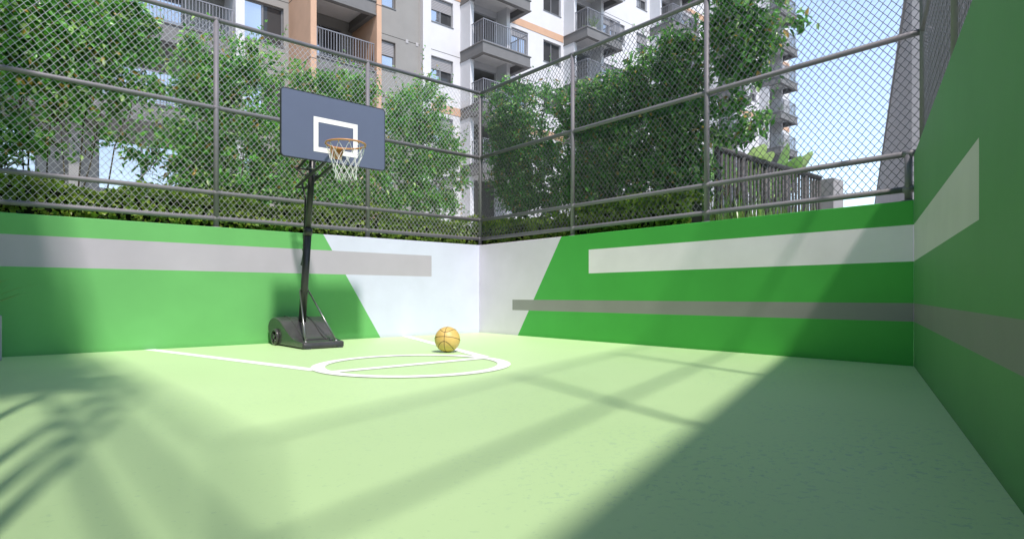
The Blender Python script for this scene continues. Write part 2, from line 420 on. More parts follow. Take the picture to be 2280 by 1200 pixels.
def shrub(name, label, side, blobs, seed, kind='shrub', ls=.072, dens=1., wisps=10, group=None):
    """a climbing shrub standing against the outside of a fence. blobs: (along, z, r_along, r_z, density)"""
    rng = random.Random(seed)
    d0 = .40
    if side == 'left': W = lambda a, z, d: V((a, yo+d, z)); outv = V((0, -1, 0))
    else: W = lambda a, z, d: V((yo+d, a, z)); outv = V((-1, 0, 0))
    ca = sum(b[0] for b in blobs)/len(blobs)
    t = thing(name, tuple(W(ca, 1.13, d0)), label, 'shrub', group)
    m = MB(); st = MB()
    for (a, z, ra, rz, de) in blobs:
        # a stem from the ground to this clump and twigs inside it
        continue_stem = not (seed == 23 and (z < 3.3 or a > -3.7))
        base = V(W(ca+(a-ca)*.55+rng.uniform(-.1, .1), 1.12, d0+rng.uniform(-.1, .15)))
        top = W(a, z, d0)
        mid = base.lerp(top, .5)+V((rng.uniform(-.08, .08), rng.uniform(-.05, .05), .05))
        if continue_stem: st.tube([base, mid, top], [.010, .007, .004], 6)
        tips = []
        nt_ = int(26*de*(ra+rz)/.7)
        for k in range(nt_):
            ang = rng.uniform(0, 2*math.pi); rr = math.sqrt(rng.random())
            q = W(a+math.cos(ang)*ra*rr, z+math.sin(ang)*rz*rr, d0+rng.uniform(-.26, .34)*(1.15-rr*.6))
            tips.append(q)
            src = base.lerp(top, rng.uniform(.55, 1.))
            md = src.lerp(q, .55)+V((rng.uniform(-.06, .06), rng.uniform(-.04, .04), rng.uniform(0, .08)))
            if k % 2 == 0 and continue_stem: st.tube([src, md, q], [.005, .0035, .0018], 4, cap=False)
        nl = int(7000*de*math.pi*ra*rz)
        for k in range(nl):
            if rng.random() < .72:
                q = rng.choice(tips); p = q+rnd_dir(rng)*abs(rng.gauss(0, .085))
            else:
                ang = rng.uniform(0, 2*math.pi); rr = math.sqrt(rng.random())
                p = W(a+math.cos(ang)*ra*rr, z+math.sin(ang)*rz*rr, d0+rng.uniform(-.28, .34))
            d = rnd_dir(rng)*.9+outv*.45+V((0, 0, -.25))
            nr = rnd_dir(rng)*.75+outv*.35+V((0, 0, .75))
            l = ls*rng.choice((.55, .75, .9, 1., 1.1, 1.25, 1.5))*rng.uniform(.9, 1.1)
            add_leaf(m, p, d, nr, l, l*rng.uniform(.38, .54), leaf_colour(rng, kind), .18, rng.uniform(0, .25))
    # wispy shoots above and beside the mass
    for k in range(wisps):
        a, z, ra, rz, de = rng.choice(blobs)
        ang = rng.uniform(-.2, math.pi+.2)
        p = W(a+math.cos(ang)*ra*.9, z+math.sin(ang)*rz*.9, d0+rng.uniform(-.2, .2))
        dv = (W(a+math.cos(ang), z+math.sin(ang)*1.2, d0)-W(a, z, d0)).normalized()
        pts = [p]; n = rng.randint(4, 7)
        for j in range(n):
            dv = (dv+rnd_dir(rng)*.35+V((0, 0, .06))).normalized(); pts.append(pts[-1]+dv*rng.uniform(.045, .075))
        st.tube(pts, .0022, 4, cap=False)
        for j in range(1, len(pts)):
            for s_ in range(2):
                l = ls*rng.uniform(.55, .95)
                add_leaf(m, pts[j], rnd_dir(rng)+dv*.6, rnd_dir(rng)+V((0, 0, .8)), l, l*.45, leaf_colour(rng, kind), .2)
    m.build('foliage', M['leaf'], t); st.build('stems', M['stem'], t)
    return t
shrub('climbing_shrub', 'widest green climbing shrub behind the fence, left of the first fence post', 'left',
      [(-5.25, 3.25, .62, .45, 1.15), (-4.55, 3.33, .5, .36, 1.1), (-4.9, 2.92, .55, .34, .95), (-5.2, 2.45, .5, .26, .55), (-4.55, 2.56, .55, .26, .30),
       (-5.35, 1.98, .32, .2, .7), (-6.2, 3.0, .8, .6, .9), (-6.4, 2.2, .7, .5, .8), (-3.95, 2.2, .45, .3, .35), (-4.2, 2.95, .35, .3, .32), (-4.9, 2.2, .4, .3, .25)], 11, ls=.068, wisps=30)
shrub('climbing_shrub', 'tall green climbing shrub behind the first fence post, left of the backboard', 'left',
      [(-3.62, 3.15, .34, .28, .75), (-3.06, 3.38, .30, .26, .55), (-3.3, 2.92, .56, .34, .95), (-3.08, 2.42, .55, .38, 1.), (-3.3, 1.95, .62, .30, .8), (-3.75, 2.5, .3, .4, .6), (-3.2, 1.8, .8, .16, .8)], 12, ls=.058, wisps=26)
shrub('climbing_shrub', 'green climbing shrub directly behind the backboard and net', 'left',
      [(-2.35, 3.18, .42, .20, .6), (-1.85, 3.28, .38, .24, .8), (-2.05, 2.75, .62, .40, .9), (-2.05, 2.1, .70, .36, .8), (-2.6, 3.28, .3, .16, .3), (-2.1, 1.82, .85, .18, .8)], 13, ls=.055, wisps=22)
shrub('climbing_shrub', 'cone topped green climbing shrub right of the backboard, left of the fence corner', 'left',
      [(-.70, 3.52, .20, .20, .8), (-.74, 3.18, .48, .30, 1.), (-.80, 2.72, .72, .42, 1.05), (-.45, 2.30, .50, .38, .8), (-1.1, 2.2, .45, .38, .6), (-.75, 1.85, .7, .24, .75)], 14, ls=.054, wisps=26)
shrub('climbing_shrub', 'narrow dark climbing shrub just right of the fence corner', 'back',
      [(-.16, 3.36, .40, .36, 1.2), (-.22, 2.86, .42, .44, 1.35), (-.30, 2.3, .46, .48, 1.2), (-.86, 3.26, .28, .3, .35), (-.9, 2.2, .34, .46, .6), (-.85, 2.7, .35, .3, .45), (-.6, 1.9, .6, .25, .6)], 21, 'shade', .054, wisps=26)
shrub('climbing_shrub', 'broad dense dark climbing shrub between the two posts right of the fence corner', 'back',
      [(-1.6, 3.02, .34, .36, 1.2), (-2.2, 2.95, .44, .34, 1.2), (-2.68, 3.12, .36, .30, 1.1), (-3.12, 3.18, .30, .36, 1.1), (-1.92, 2.4, .55, .44, 1.1),
       (-2.68, 2.42, .6, .48, 1.2), (-3.12, 2.5, .28, .5, 1.1), (-2.35, 1.9, .95, .30, .9), (-1.7, 1.95, .5, .3, .8), (-3.1, 1.85, .4, .3, .9)], 22, 'shade', .058, wisps=34)
shrub('climbing_shrub', 'large leaved airy climbing shrub hanging high on the fence right of the last tall post', 'back',
      [(-3.82, 3.16, .30, .34, 1.15), (-3.68, 3.5, .3, .22, .4), (-4.15, 3.28, .26, .24, .32), (-3.8, 2.86, .27, .17, .7), (-3.62, 2.4, .2, .26, .45), (-3.86, 2.36, .16, .2, .45), (-3.6, 3.75, .3, .2, .35)],
      23, 'shade', .072, wisps=22)

def hedge(name, label, x0, x1, y0, y1, z0, z1, seed, face, n):
    rng = random.Random(seed)
    t = thing(name, ((x0+x1)/2, (y0+y1)/2, z0), label, 'hedge')
    m = MB()
    for i in range(n):
        x = rng.uniform(x0, x1); y = rng.uniform(y0, y1); r = rng.random()
        lump = .05*math.sin(x*3.1+y*2)+.04*math.sin(x*7.3+1)
        if r < .55:   # front face
            z = rng.uniform(z0, z1+lump); dep = abs(rng.gauss(0, .06))
            p = V((x, y0+dep-.02, z)) if face == 'y' else V((x0+dep-.02, y, z))
            ov = V((0, -1, .35)) if face == 'y' else V((-1, 0, .35))
        else:
            p = V((x, y, z1+lump-abs(rng.gauss(0, .05)))); ov = V((0, 0, 1))
        # a little whorl of three to four leaves
        ax = (ov+rnd_dir(rng)*.6).normalized(); cl = leaf_colour(rng, 'hedge')
        k0 = rng.uniform(0, 6.28); u = ax.orthogonal().normalized(); w = ax.cross(u)
        for k in range(rng.choice((3, 4))):
            a = k0+k*6.283/4+rng.uniform(-.3, .3)
            d = u*math.cos(a)+w*math.sin(a)+ax*.8
            l = rng.uniform(.032, .052)
            add_leaf(m, p, d, ax, l, l*.55, cl, .15)
    m.build('foliage', M['leaf'], t)
    c = MB(); c.box(x0+.05, x1-.05, y0+.07, y1-.05, z0, z1-.09); c.build('dark_core', M['core'], t)  # solid dark box filling the hedge so it isn't see-through
    return t
hedge('clipped_hedge', 'low clipped leafy hedge along the fence behind the hoop', -7.5, .62, .14, .62, 1.12, 1.655, 31, 'y', 9500)
hedge('clipped_hedge', 'low clipped leafy hedge behind the fence right of the corner, partly in shade', .14, .62, -3.45, .1, 1.12, 1.62, 32, 'x', 5000)

# grass clump, banana plant, railing and pillar beyond the back wall
def grass(name, label, x0, x1, y0, y1, z0, n, hmin, hmax, seed):
    rng = random.Random(seed); m = MB()
    for i in range(n):
        p = V((rng.uniform(x0, x1), rng.uniform(y0, y1), z0)); h = rng.uniform(hmin, hmax)
        a = rng.uniform(0, 6.28); ln = rng.uniform(.05, .35)*h; wd = rng.uniform(.006, .012); sd = V((-math.sin(a), math.cos(a), 0))*wd
        dv = V((math.cos(a), math.sin(a), 0)); cl = leaf_colour(rng, 'grass'); b = len(m.v)
        for k, w in ((0, 1), (.4, .9), (.75, .6), (1, .05)):
            q = p+V((0, 0, h*k*(1-.12*k)))+dv*ln*k*k
            m.v += [tuple(q-sd*w), tuple(q+sd*w)]; m.c += [cl, cl]
        for k in range(3): m.face((b+2*k, b+2*k+1, b+2*k+3, b+2*k+2), 0, True)
    return tag(m.build(name, M['leaf'], None, ((x0+x1)/2, (y0+y1)/2, z0)), label, 'grass', kind='stuff')
grass('tall_grass', 'tall narrow bladed grass growing around the dark railing', .45, 3.7, -3.7, -2.6, 1.12, 1100, .35, .75, 41)
def railing():
    t = thing('metal_railing', (1.0, -3.25, 1.11), 'dark metal railing with round vertical bars beyond the back wall', 'railing')
    x0, x1 = 1.0, 3.86; m = MB(); m.tube([(x0, -3.25, 2.26), (x1, -3.25, 2.285)], .036, 12); m.build('handrail', M['steelr'], t)
    m = MB(); m.tube([(x0, -3.25, 1.22), (x1, -3.25, 1.22)], .02, 8); m.build('bottom_rail', M['steelr'], t)
    n = 29
    for i in range(n+1):
        x = x0+(x1-x0)*i/n; big = i % 6 == 0
        m = MB(); m.tube([(x, -3.25, 1.11), (x, -3.25, 2.25)], .034 if big else .017, 10)
        m.build('post' if big else 'bar', M['steelr'], t)
M['steelr'] = simple('dark_grey_railing_metal', (.048, .048, .052), .6, .0, var=.08)
railing()
mb = MB(); mb.box(3.94, 4.3, -3.42, -3.08, 1.10, 2.28)
o = mb.build('concrete_pillar', M['conc'], None, (4.12, -3.25, 1.10)); tag(o, 'short grey concrete pillar at the far end of the dark railing', 'pillar')
bv = o.modifiers.new('b', 'BEVEL'); bv.width = .01
def banana(loc, seed, leaves, label):
    rng = random.Random(seed); t = thing('banana_plant', loc, label, 'plant'); L0 = V(loc)
    sm = MB(); sm.tube([L0, L0+V((0, 0, .70))], [.07, .05], 10)
    for (az, el, ln, wd) in leaves:
        m = MB(); d = V((math.cos(az)*math.cos(el), math.sin(az)*math.cos(el), math.sin(el)))
        s = V((-math.sin(az), math.cos(az), 0)); p0 = L0+V((0, 0, .68)); p1 = p0+d*.28
        sm.tube([p0-V((0, 0, .1)), p1], [.016, .010], 6)
        K = 12; cl = rng.choice(((.30, .52, .16, 1), (.40, .62, .22, 1), (.18, .40, .10, 1)))
        for k in range(K+1):
            f = k/K; q = p1+d*ln*f+V((0, 0, -.42*ln*f*f*math.cos(el))); w = wd*math.sin(math.pi*min(1, .06+f*.94))**.6*.5
            up = s.cross(d)
            for g in (-1, 0, 1):
                m.v.append(tuple(q+s*w*g+(up*.12*w if g else V((0, 0, 0)))+V((0, 0, rng.uniform(-.006, .006))))); m.c.append(cl)
        for k in range(K):
            for g in (0, 1): m.face((3*k+g, 3*k+g+1, 3*k+g+4, 3*k+g+3), 0, True)
        m.build('leaf', M['leaf'], t)
    sm.build('stem', M['stem'], t)
rb = random.Random(7)
def fan(n, lo, hi): return [(6.283*i/n+rb.uniform(-.25, .25), rb.uniform(lo, hi), rb.uniform(.65, .95), rb.uniform(.26, .34)) for i in range(n)]
banana((2.2, -2.75, 1.12), 51, fan(8, .8, 1.3), 'broad leaved banana plant behind the near half of the dark railing')
banana((3.3, -2.75, 1.12), 52, fan(11, .7, 1.3), 'broad leaved banana plant behind the far half of the dark railing, next to the pillar')

# ------------------------------------------------------------------ portable basketball hoop
def hoop():
    bx = -2.82
    t = thing('basketball_hoop', (bx, -.60, 0), 'portable black basketball hoop with slate blue backboard standing against the light green wall', 'hoop')
    # weighted base: S shaped profile (y, z) swept across x
    top = [(-1.035, .010), (-1.04, .050), (-1.025, .062), (-.93, .070), (-.84, .078), (-.76, .098), (-.68, .132), (-.60, .178), (-.52, .224), (-.44, .264), (-.36, .292), (-.28, .306), (-.20, .304), (-.13, .286), (-.075, .250), (-.045, .205), (-.05, .16), (-.09, .11), (-.12, .07), (-.13, .012)]
    m = MB(); hw = .222
    cols = []
    for (dx, ins) in ((-hw, .020), (-hw+.008, .006), (-hw+.022, 0), (-hw*.5, -.002), (-.06, -.002), (0, -.004), (.06, -.002), (hw*.5, -.002), (hw-.022, 0), (hw-.008, .006), (hw, .020)):
        ring = []
        for (y, z) in top:
            cyy, czz = -.5, .12
            vy, vz = cyy-y, czz-z; ll = math.hypot(vy, vz) or 1
            zz = max(.010, z+vz/ll*ins); ring.append(len(m.v)); fl_ = min(1, max(0, (y+.95)/.7)); m.v.append((bx+.028*fl_+dx*(1+.22*fl_), y+vy/ll*ins, zz))
        cols.append(ring)
    for a, b in zip(cols, cols[1:]):
        for i in range(len(top)-1): m.face((a[i], b[i], b[i+1], a[i+1]), 0, True)
    m.face(tuple(cols[0]), 0); m.face(tuple(reversed(cols[-1])), 0)
    b_ = m.build('base', M['black'], t)
    # raised ribs and filler cap on the base
    m = MB(); rp = [(y, z+.004) for (y, z) in top[4:13]]
    for sx in (-.11, .11): m.tube([(bx+sx, y, z) for y, z in rp], .007, 6)
    m.tube([(bx-.15, -.80, .090), (bx-.08, -.82, .086), (bx+.08, -.82, .086), (bx+.15, -.80, .090)], .006, 6)
    m.build('rib', M['black'], b_)
    # foot notches (dark feet under the front lip)
    for sx in (-.17, .17):
        m = MB(); m.box(bx+sx-.03, bx+sx+.03, -1.044, -1.0, .001, .022); m.build('foot', M['trim'], b_)
    m = MB(); m.lathe((bx+.13, -.90, .072), [(.022, 0), (.022, .012), (.018, .015), (.001, .016)], 14); m.build('filler_cap', M['trim'], b_)
    # wheels
    for sx in (-1, 1):
        wx = bx+.026+sx*(hw*1.21+.006); wc = (wx, -.31, .092)
        wh = thing_part('wheel', t)
        m = MB(); m.lathe(wc, [(.074, -.017), (.089, -.016), (.091, 0), (.089, .016), (.074, .017), (.074, -.017)], 28, axis='x'); m.build('tyre', M['black'], wh)
        m = MB(); m.lathe(wc, [(.022, -.02), (.022, .02)], 14, axis='x'); m.lathe(wc, [(.001, -.02), (.022, -.02)], 14, axis='x'); m.lathe(wc, [(.022, .02), (.001, .02)], 14, axis='x')
        for k in range(3):
            a = k*2.094+.5; c_, s_ = math.cos(a), math.sin(a)
            m.tube([(wx, wc[1]+.018*c_, wc[2]+.018*s_), (wx, wc[1]+.076*c_, wc[2]+.076*s_)], [.013, .016], 6)
        m.lathe(wc, [(.062, -.010), (.075, -.012), (.075, .012), (.062, .010), (.062, -.010)], 24, axis='x')
        m.build('rim', M['black'], wh)
    # leaning pole
    py = lambda z: -.400-.165*z
    m = MB(); m.tube([(bx, py(.16), .16), (bx, py(1.24), 1.24)], .040, 18); lower = m.build('pole', M['steel'], t)
    m = MB(); m.tube([(bx, py(1.22), 1.22), (bx, py(2.08), 2.08)], .033, 18); m.build('upper_pole', M['steel'], t)
    m = MB(); m.tube([(bx, py(1.20), 1.20), (bx, py(1.28), 1.28)], .044, 18); m.build('collar', M['steel'], t)
    m = MB()
    for z in (.56, .62, 1.22, 1.26):
        m.tube([(bx-.052, py(z), z), (bx+.052, py(z), z)], .006, 8)
    m.tube([(bx, py(1.9)-.0, 1.90), (bx, py(1.915), 1.915)], .037, 14)
    m.tube([(bx, py(1.99), 1.99), (bx, py(2.005), 2.005)], .037, 14)
    m.build('bolt', M['rod'], t)
    for sx in (-1, 1):
        m = MB(); m.tube([(bx+sx*.047, py(.60), .60), (bx+sx*.165, -.955, .070)], .0085, 8)
        m.lathe((bx+sx*.165, -.955, .066), [(.016, 0), (.016, .008), (.006, .014)], 10)
        m.build('brace', M['rod'], t)
    # height adjuster rod and handle behind the pole
    m = MB(); m.tube([(bx, py(1.0)+.085, .98), (bx, py(1.3)+.10, 1.34), (bx, py(1.62)+.13, 1.62), (bx, py(1.8)+.27, 1.80)], .011, 8)
    for z in (1.05, 1.10, 1.15, 1.20, 1.25): m.tube([(bx, py(z)+.075, z), (bx, py(z)+.105, z)], .012, 8)
    m.box(bx-.016, bx+.016, py(1.22)+.04, py(1.22)+.105, 1.17, 1.23)
    m.build('adjuster', M['steel'], t)
    m = MB(); m.tube([(bx, py(.99)+.085, 1.0), (bx, py(.93)+.095, .93), (bx, py(.9)+.115, .885)], [.010, .013, .017], 10); m.build('handle', M['trim'], t)
    # parallelogram arms
    yb = -1.26
    for sx in (-1, 1):
        m = MB(); m.tube([(bx+sx*.052, -.40, 1.745), (bx+sx*.052, yb+.01, 1.905)], .015, 8); m.build('lower_arm', M['steel'], t)
        m = MB(); m.tube([(bx+sx*.052, -.46, 1.945), (bx+sx*.052, yb+.01, 2.16)], .015, 8); m.build('upper_arm', M['steel'], t)
    m = MB(); m.tube([(bx-.09, -.46, 1.945), (bx+.09, -.46, 1.945)], .012, 8); m.tube([(bx-.075, -.715, 1.83), (bx+.075, -.715, 1.83)], .012, 8)
    m.tube([(bx-.09, -.46, 1.945), (bx-.09, -.715, 1.83)], .009, 8); m.tube([(bx-.06, -.40, 1.745), (bx+.06, -.40, 1.745)], .012, 8)
    m.build('linkage', M['steel'], t)
    # backboard with rounded corners
    x0, x1, z0, z1 = bx+.02-.548, bx+.02+.548, 1.868, 2.522
    def rrect(x0, x1, z0, z1, r, k=5):
        pts = []
        for cx_, cz_, a0 in ((x1-r, z0+r, -90), (x1-r, z1-r, 0), (x0+r, z1-r, 90), (x0+r, z0+r, 180)):
            for i in range(k+1):
                a = R(a0+90*i/k); pts.append((cx_+r*math.cos(a), cz_+r*math.sin(a)))
        return pts
    P = rrect(x0+.006, x1-.006, z0+.006, z1-.006, .03)
    m = MB(); n = len(P)
    m.v = [(x, yb-.016, z) for x, z in P]+[(x, yb+.010, z) for x, z in P]
    m.face(tuple(range(n))); m.face(tuple(reversed(range(n, 2*n))))
    for i in range(n): m.face((i, (i+1) % n, n+(i+1) % n, n+i))
    bd = m.build('backboard', M['board'], t)
    m = MB(); Po = rrect(x0, x1, z0, z1, .034); Pi = P
    for ya, rev in ((yb-.018, 0), (yb+.012, 1)):
        for i in range(n):
            j = (i+1) % n
            q = [(Po[i][0], ya, Po[i][1]), (Po[j][0], ya, Po[j][1]), (Pi[j][0], ya, Pi[j][1]), (Pi[i][0], ya, Pi[i][1])]
            m.quad(*(q if not rev else q[::-1]))
    for i in range(n):
        j = (i+1) % n
        m.quad((Po[i][0], yb-.018, Po[i][1]), (Po[i][0], yb+.012, Po[i][1]), (Po[j][0], yb+.012, Po[j][1]), (Po[j][0], yb-.018, Po[j][1]))
    m.build('edge_trim', M['trim'], bd)
    # white target square
    a0, a1, c0, c1, w = bx+.02-.232, bx+.02+.232, 1.958, 2.300, .048; ys = yb-.0175
    m = MB()
    m.quad((a0, ys, c1-w), (a1, ys, c1-w), (a1, ys, c1), (a0, ys, c1)); m.quad((a0, ys, c0), (a1, ys, c0), (a1, ys, c0+w), (a0, ys, c0+w))
    m.quad((a0, ys, c0+w), (a0+w, ys, c0+w), (a0+w, ys, c1-w), (a0, ys, c1-w)); m.quad((a1-w, ys, c0+w), (a1, ys, c0+w), (a1, ys, c1-w), (a1-w, ys, c1-w))
    m.build('target_square', M['bwhite'], bd)
    m = MB(); m.box(bx-.14, bx+.14, yb+.012, yb+.035, 1.90, 1.93); m.box(bx-.14, bx+.14, yb+.012, yb+.035, 2.15, 2.18)
    m.build('bracket_bar', M['steel'], bd)
    # rim, plate and net
    rc = V((bx+.015, -1.505, 2.018)); rr = .188
    rim = thing_part('hoop_rim', t)
    m = MB(); m.tube([rc+V((rr*math.cos(2*math.pi*i/48), rr*math.sin(2*math.pi*i/48), 0)) for i in range(48)], .0095, 10, closed=True)
    m.build('ring', M['rim'], rim)
    m = MB(); m.box(bx+.015-.062, bx+.015+.062, yb-.026, yb-.0165, 1.915, 2.032)
    m.box(bx+.015-.062, bx+.015+.062, yb-.085, yb-.026, 2.006, 2.016)
    for sx in (-1, 1):
        m.poly([(bx+.015+sx*.058, yb-.026, 1.925), (bx+.015+sx*.058, yb-.026, 2.006), (bx+.015+sx*.058, yb-.085, 2.006)])
    m.build('plate', M['rim'], rim)
    m = MB()
    for k in range(12):
        a = 2*math.pi*(k+.5)/12; q = rc+V((rr*math.cos(a), rr*math.sin(a), -.012)); m.tube([q+V((0, 0, .004)), q+V((0, 0, -.012))], .004, 5)
    m.build('net_hook', M['rim'], rim)
    m = MB(); levels = [(.185, -.018), (.158, -.105), (.132, -.175), (.112, -.235), (.100, -.29), (.102, -.345)]
    K = 12
    for k in range(K):
        for sgn in (1, -1):
            pts = []
            for li in range(len(levels)-1):
                for f in (0, .25, .5, .75):
                    r_ = levels[li][0]*(1-f)+levels[li+1][0]*f; z_ = levels[li][1]*(1-f)+levels[li+1][1]*f
                    a = 2*math.pi*(k+.5+sgn*.5*(li+f))/K
                    if li == 0:  # loops from the hooks
                        a = 2*math.pi*(k+.5+sgn*.5*f)/K
                    sw = .004*math.sin(9*a+li)
                    pts.append(rc+V(((r_+sw)*math.cos(a), (r_+sw)*math.sin(a), z_)))
            li = len(levels)-1; a = 2*math.pi*(k+.5+sgn*.5*li)/K
            pts.append(rc+V((levels[li][0]*math.cos(a), levels[li][0]*math.sin(a), levels[li][1])))
            m.tube(pts, .0023, 5, cap=False)
    m.build('net', M['net'], t)
def thing_part(name, parent):
    e = bpy.data.objects.new(name, None); col.objects.link(e); e.parent = parent; e['_o'] = parent['_o']; e.empty_display_size = .05
    return e
hoop()

# ------------------------------------------------------------------ basketball
def ball():
    r = .1225; c = V((-2.09, -2.205, r+.001))
    t = thing('basketball', (c.x, c.y, 0), 'tan orange basketball with black seams lying on the court near the circle', 'ball')
    m = MB(); m.lathe(c, [(r*math.sin(math.pi*i/32)+1e-5, -r*math.cos(math.pi*i/32)) for i in range(33)], 48); m.build('skin', M['ball'], t)
    # seams: two great circles and two curved ones, in the ball's own tilted frame
    f = V((-.648, -.762, 0)).normalized()        # towards the viewer
    rt = V((-f.y, f.x, 0)); rt = -rt if rt.dot(V((.758, -.65, 0))) < 0 and False else rt
    Q = Quaternion(f, R(-4)) @ Quaternion(rt, R(-17))
    A = Q @ f; B = Q @ rt; U = Q @ V((0, 0, 1))
    A = (A-.16*B).normalized(); B = (B-A*B.dot(A)).normalized(); U = A.cross(B)
    s = MB(); rs = r*1.0005; n = 72
    s.tube([c+(A*math.cos(2*math.pi*i/n)+U*math.sin(2*math.pi*i/n))*rs for i in range(n)], .0023, 6, closed=True)
    s.tube([c+(A*math.cos(2*math.pi*i/n)+B*math.sin(2*math.pi*i/n))*rs for i in range(n)], .0023, 6, closed=True)
    for sg in (1, -1):
        pts = []
        for i in range(n):
            a = 2*math.pi*i/n
            # closed curve around the +/-U side, bulging towards the front and back
            d = U*sg*(.80-.42*(math.cos(a)**2)) + A*math.cos(a)*.98 + B*math.sin(a)*.62
            pts.append(c+d.normalized()*rs)
        s.tube(pts, .0023, 6, closed=True)
    s.build('seams', M['seam'], t)
ball()

# ------------------------------------------------------------------ planter at the left edge
def spiky(m, p, n, ln, seed, wd=.012, kind='palm'):
    rng = random.Random(seed)
    for i in range(n):
        a = rng.uniform(0, 6.28); el = rng.uniform(.5, 1.45); l = ln*rng.uniform(.6, 1.); dv = V((math.cos(a)*math.cos(el), math.sin(a)*math.cos(el), math.sin(el)))
        s = V((-math.sin(a), math.cos(a), 0))*wd; cl = leaf_colour(rng, kind); b = len(m.v)
        for k, w in ((0, .6), (.35, 1), (.7, .75), (1, .05)):
            q = V(p)+dv*l*k+V((0, 0, -.35*l*k*k*math.cos(el))); m.v += [tuple(q-s*w), tuple(q+s*w)]; m.c += [cl, cl]
        for k in range(3): m.face((b+2*k, b+2*k+1, b+2*k+3, b+2*k+2), 0, True)
t = thing('planter', (-5.62, -.28, 0), 'grey concrete planter box cut by the left edge of the frame', 'planter')
m = MB(); m.box(-5.88, -5.345, -.40, -.02, .0, .375); o = m.build('box', M['pot'], t); bv = o.modifiers.new('b', 'BEVEL'); bv.width = .012; bv.segments = 2
m = MB(); m.box(-5.86, -5.365, -.38, -.04, .376, .385); m.build('soil', M['soil'], t)
t = thing('spiky_plant', (-5.55, -.22, .38), 'thin leaved plant growing in the grey planter at the left edge', 'plant')
m = MB(); spiky(m, (-5.53, -.22, .38), 34, .62, 61, .007, 'grass'); spiky(m, (-5.62, -.2, .38), 30, .8, 62, .007, 'grass'); m.build('leaves', M['leaf'], t)

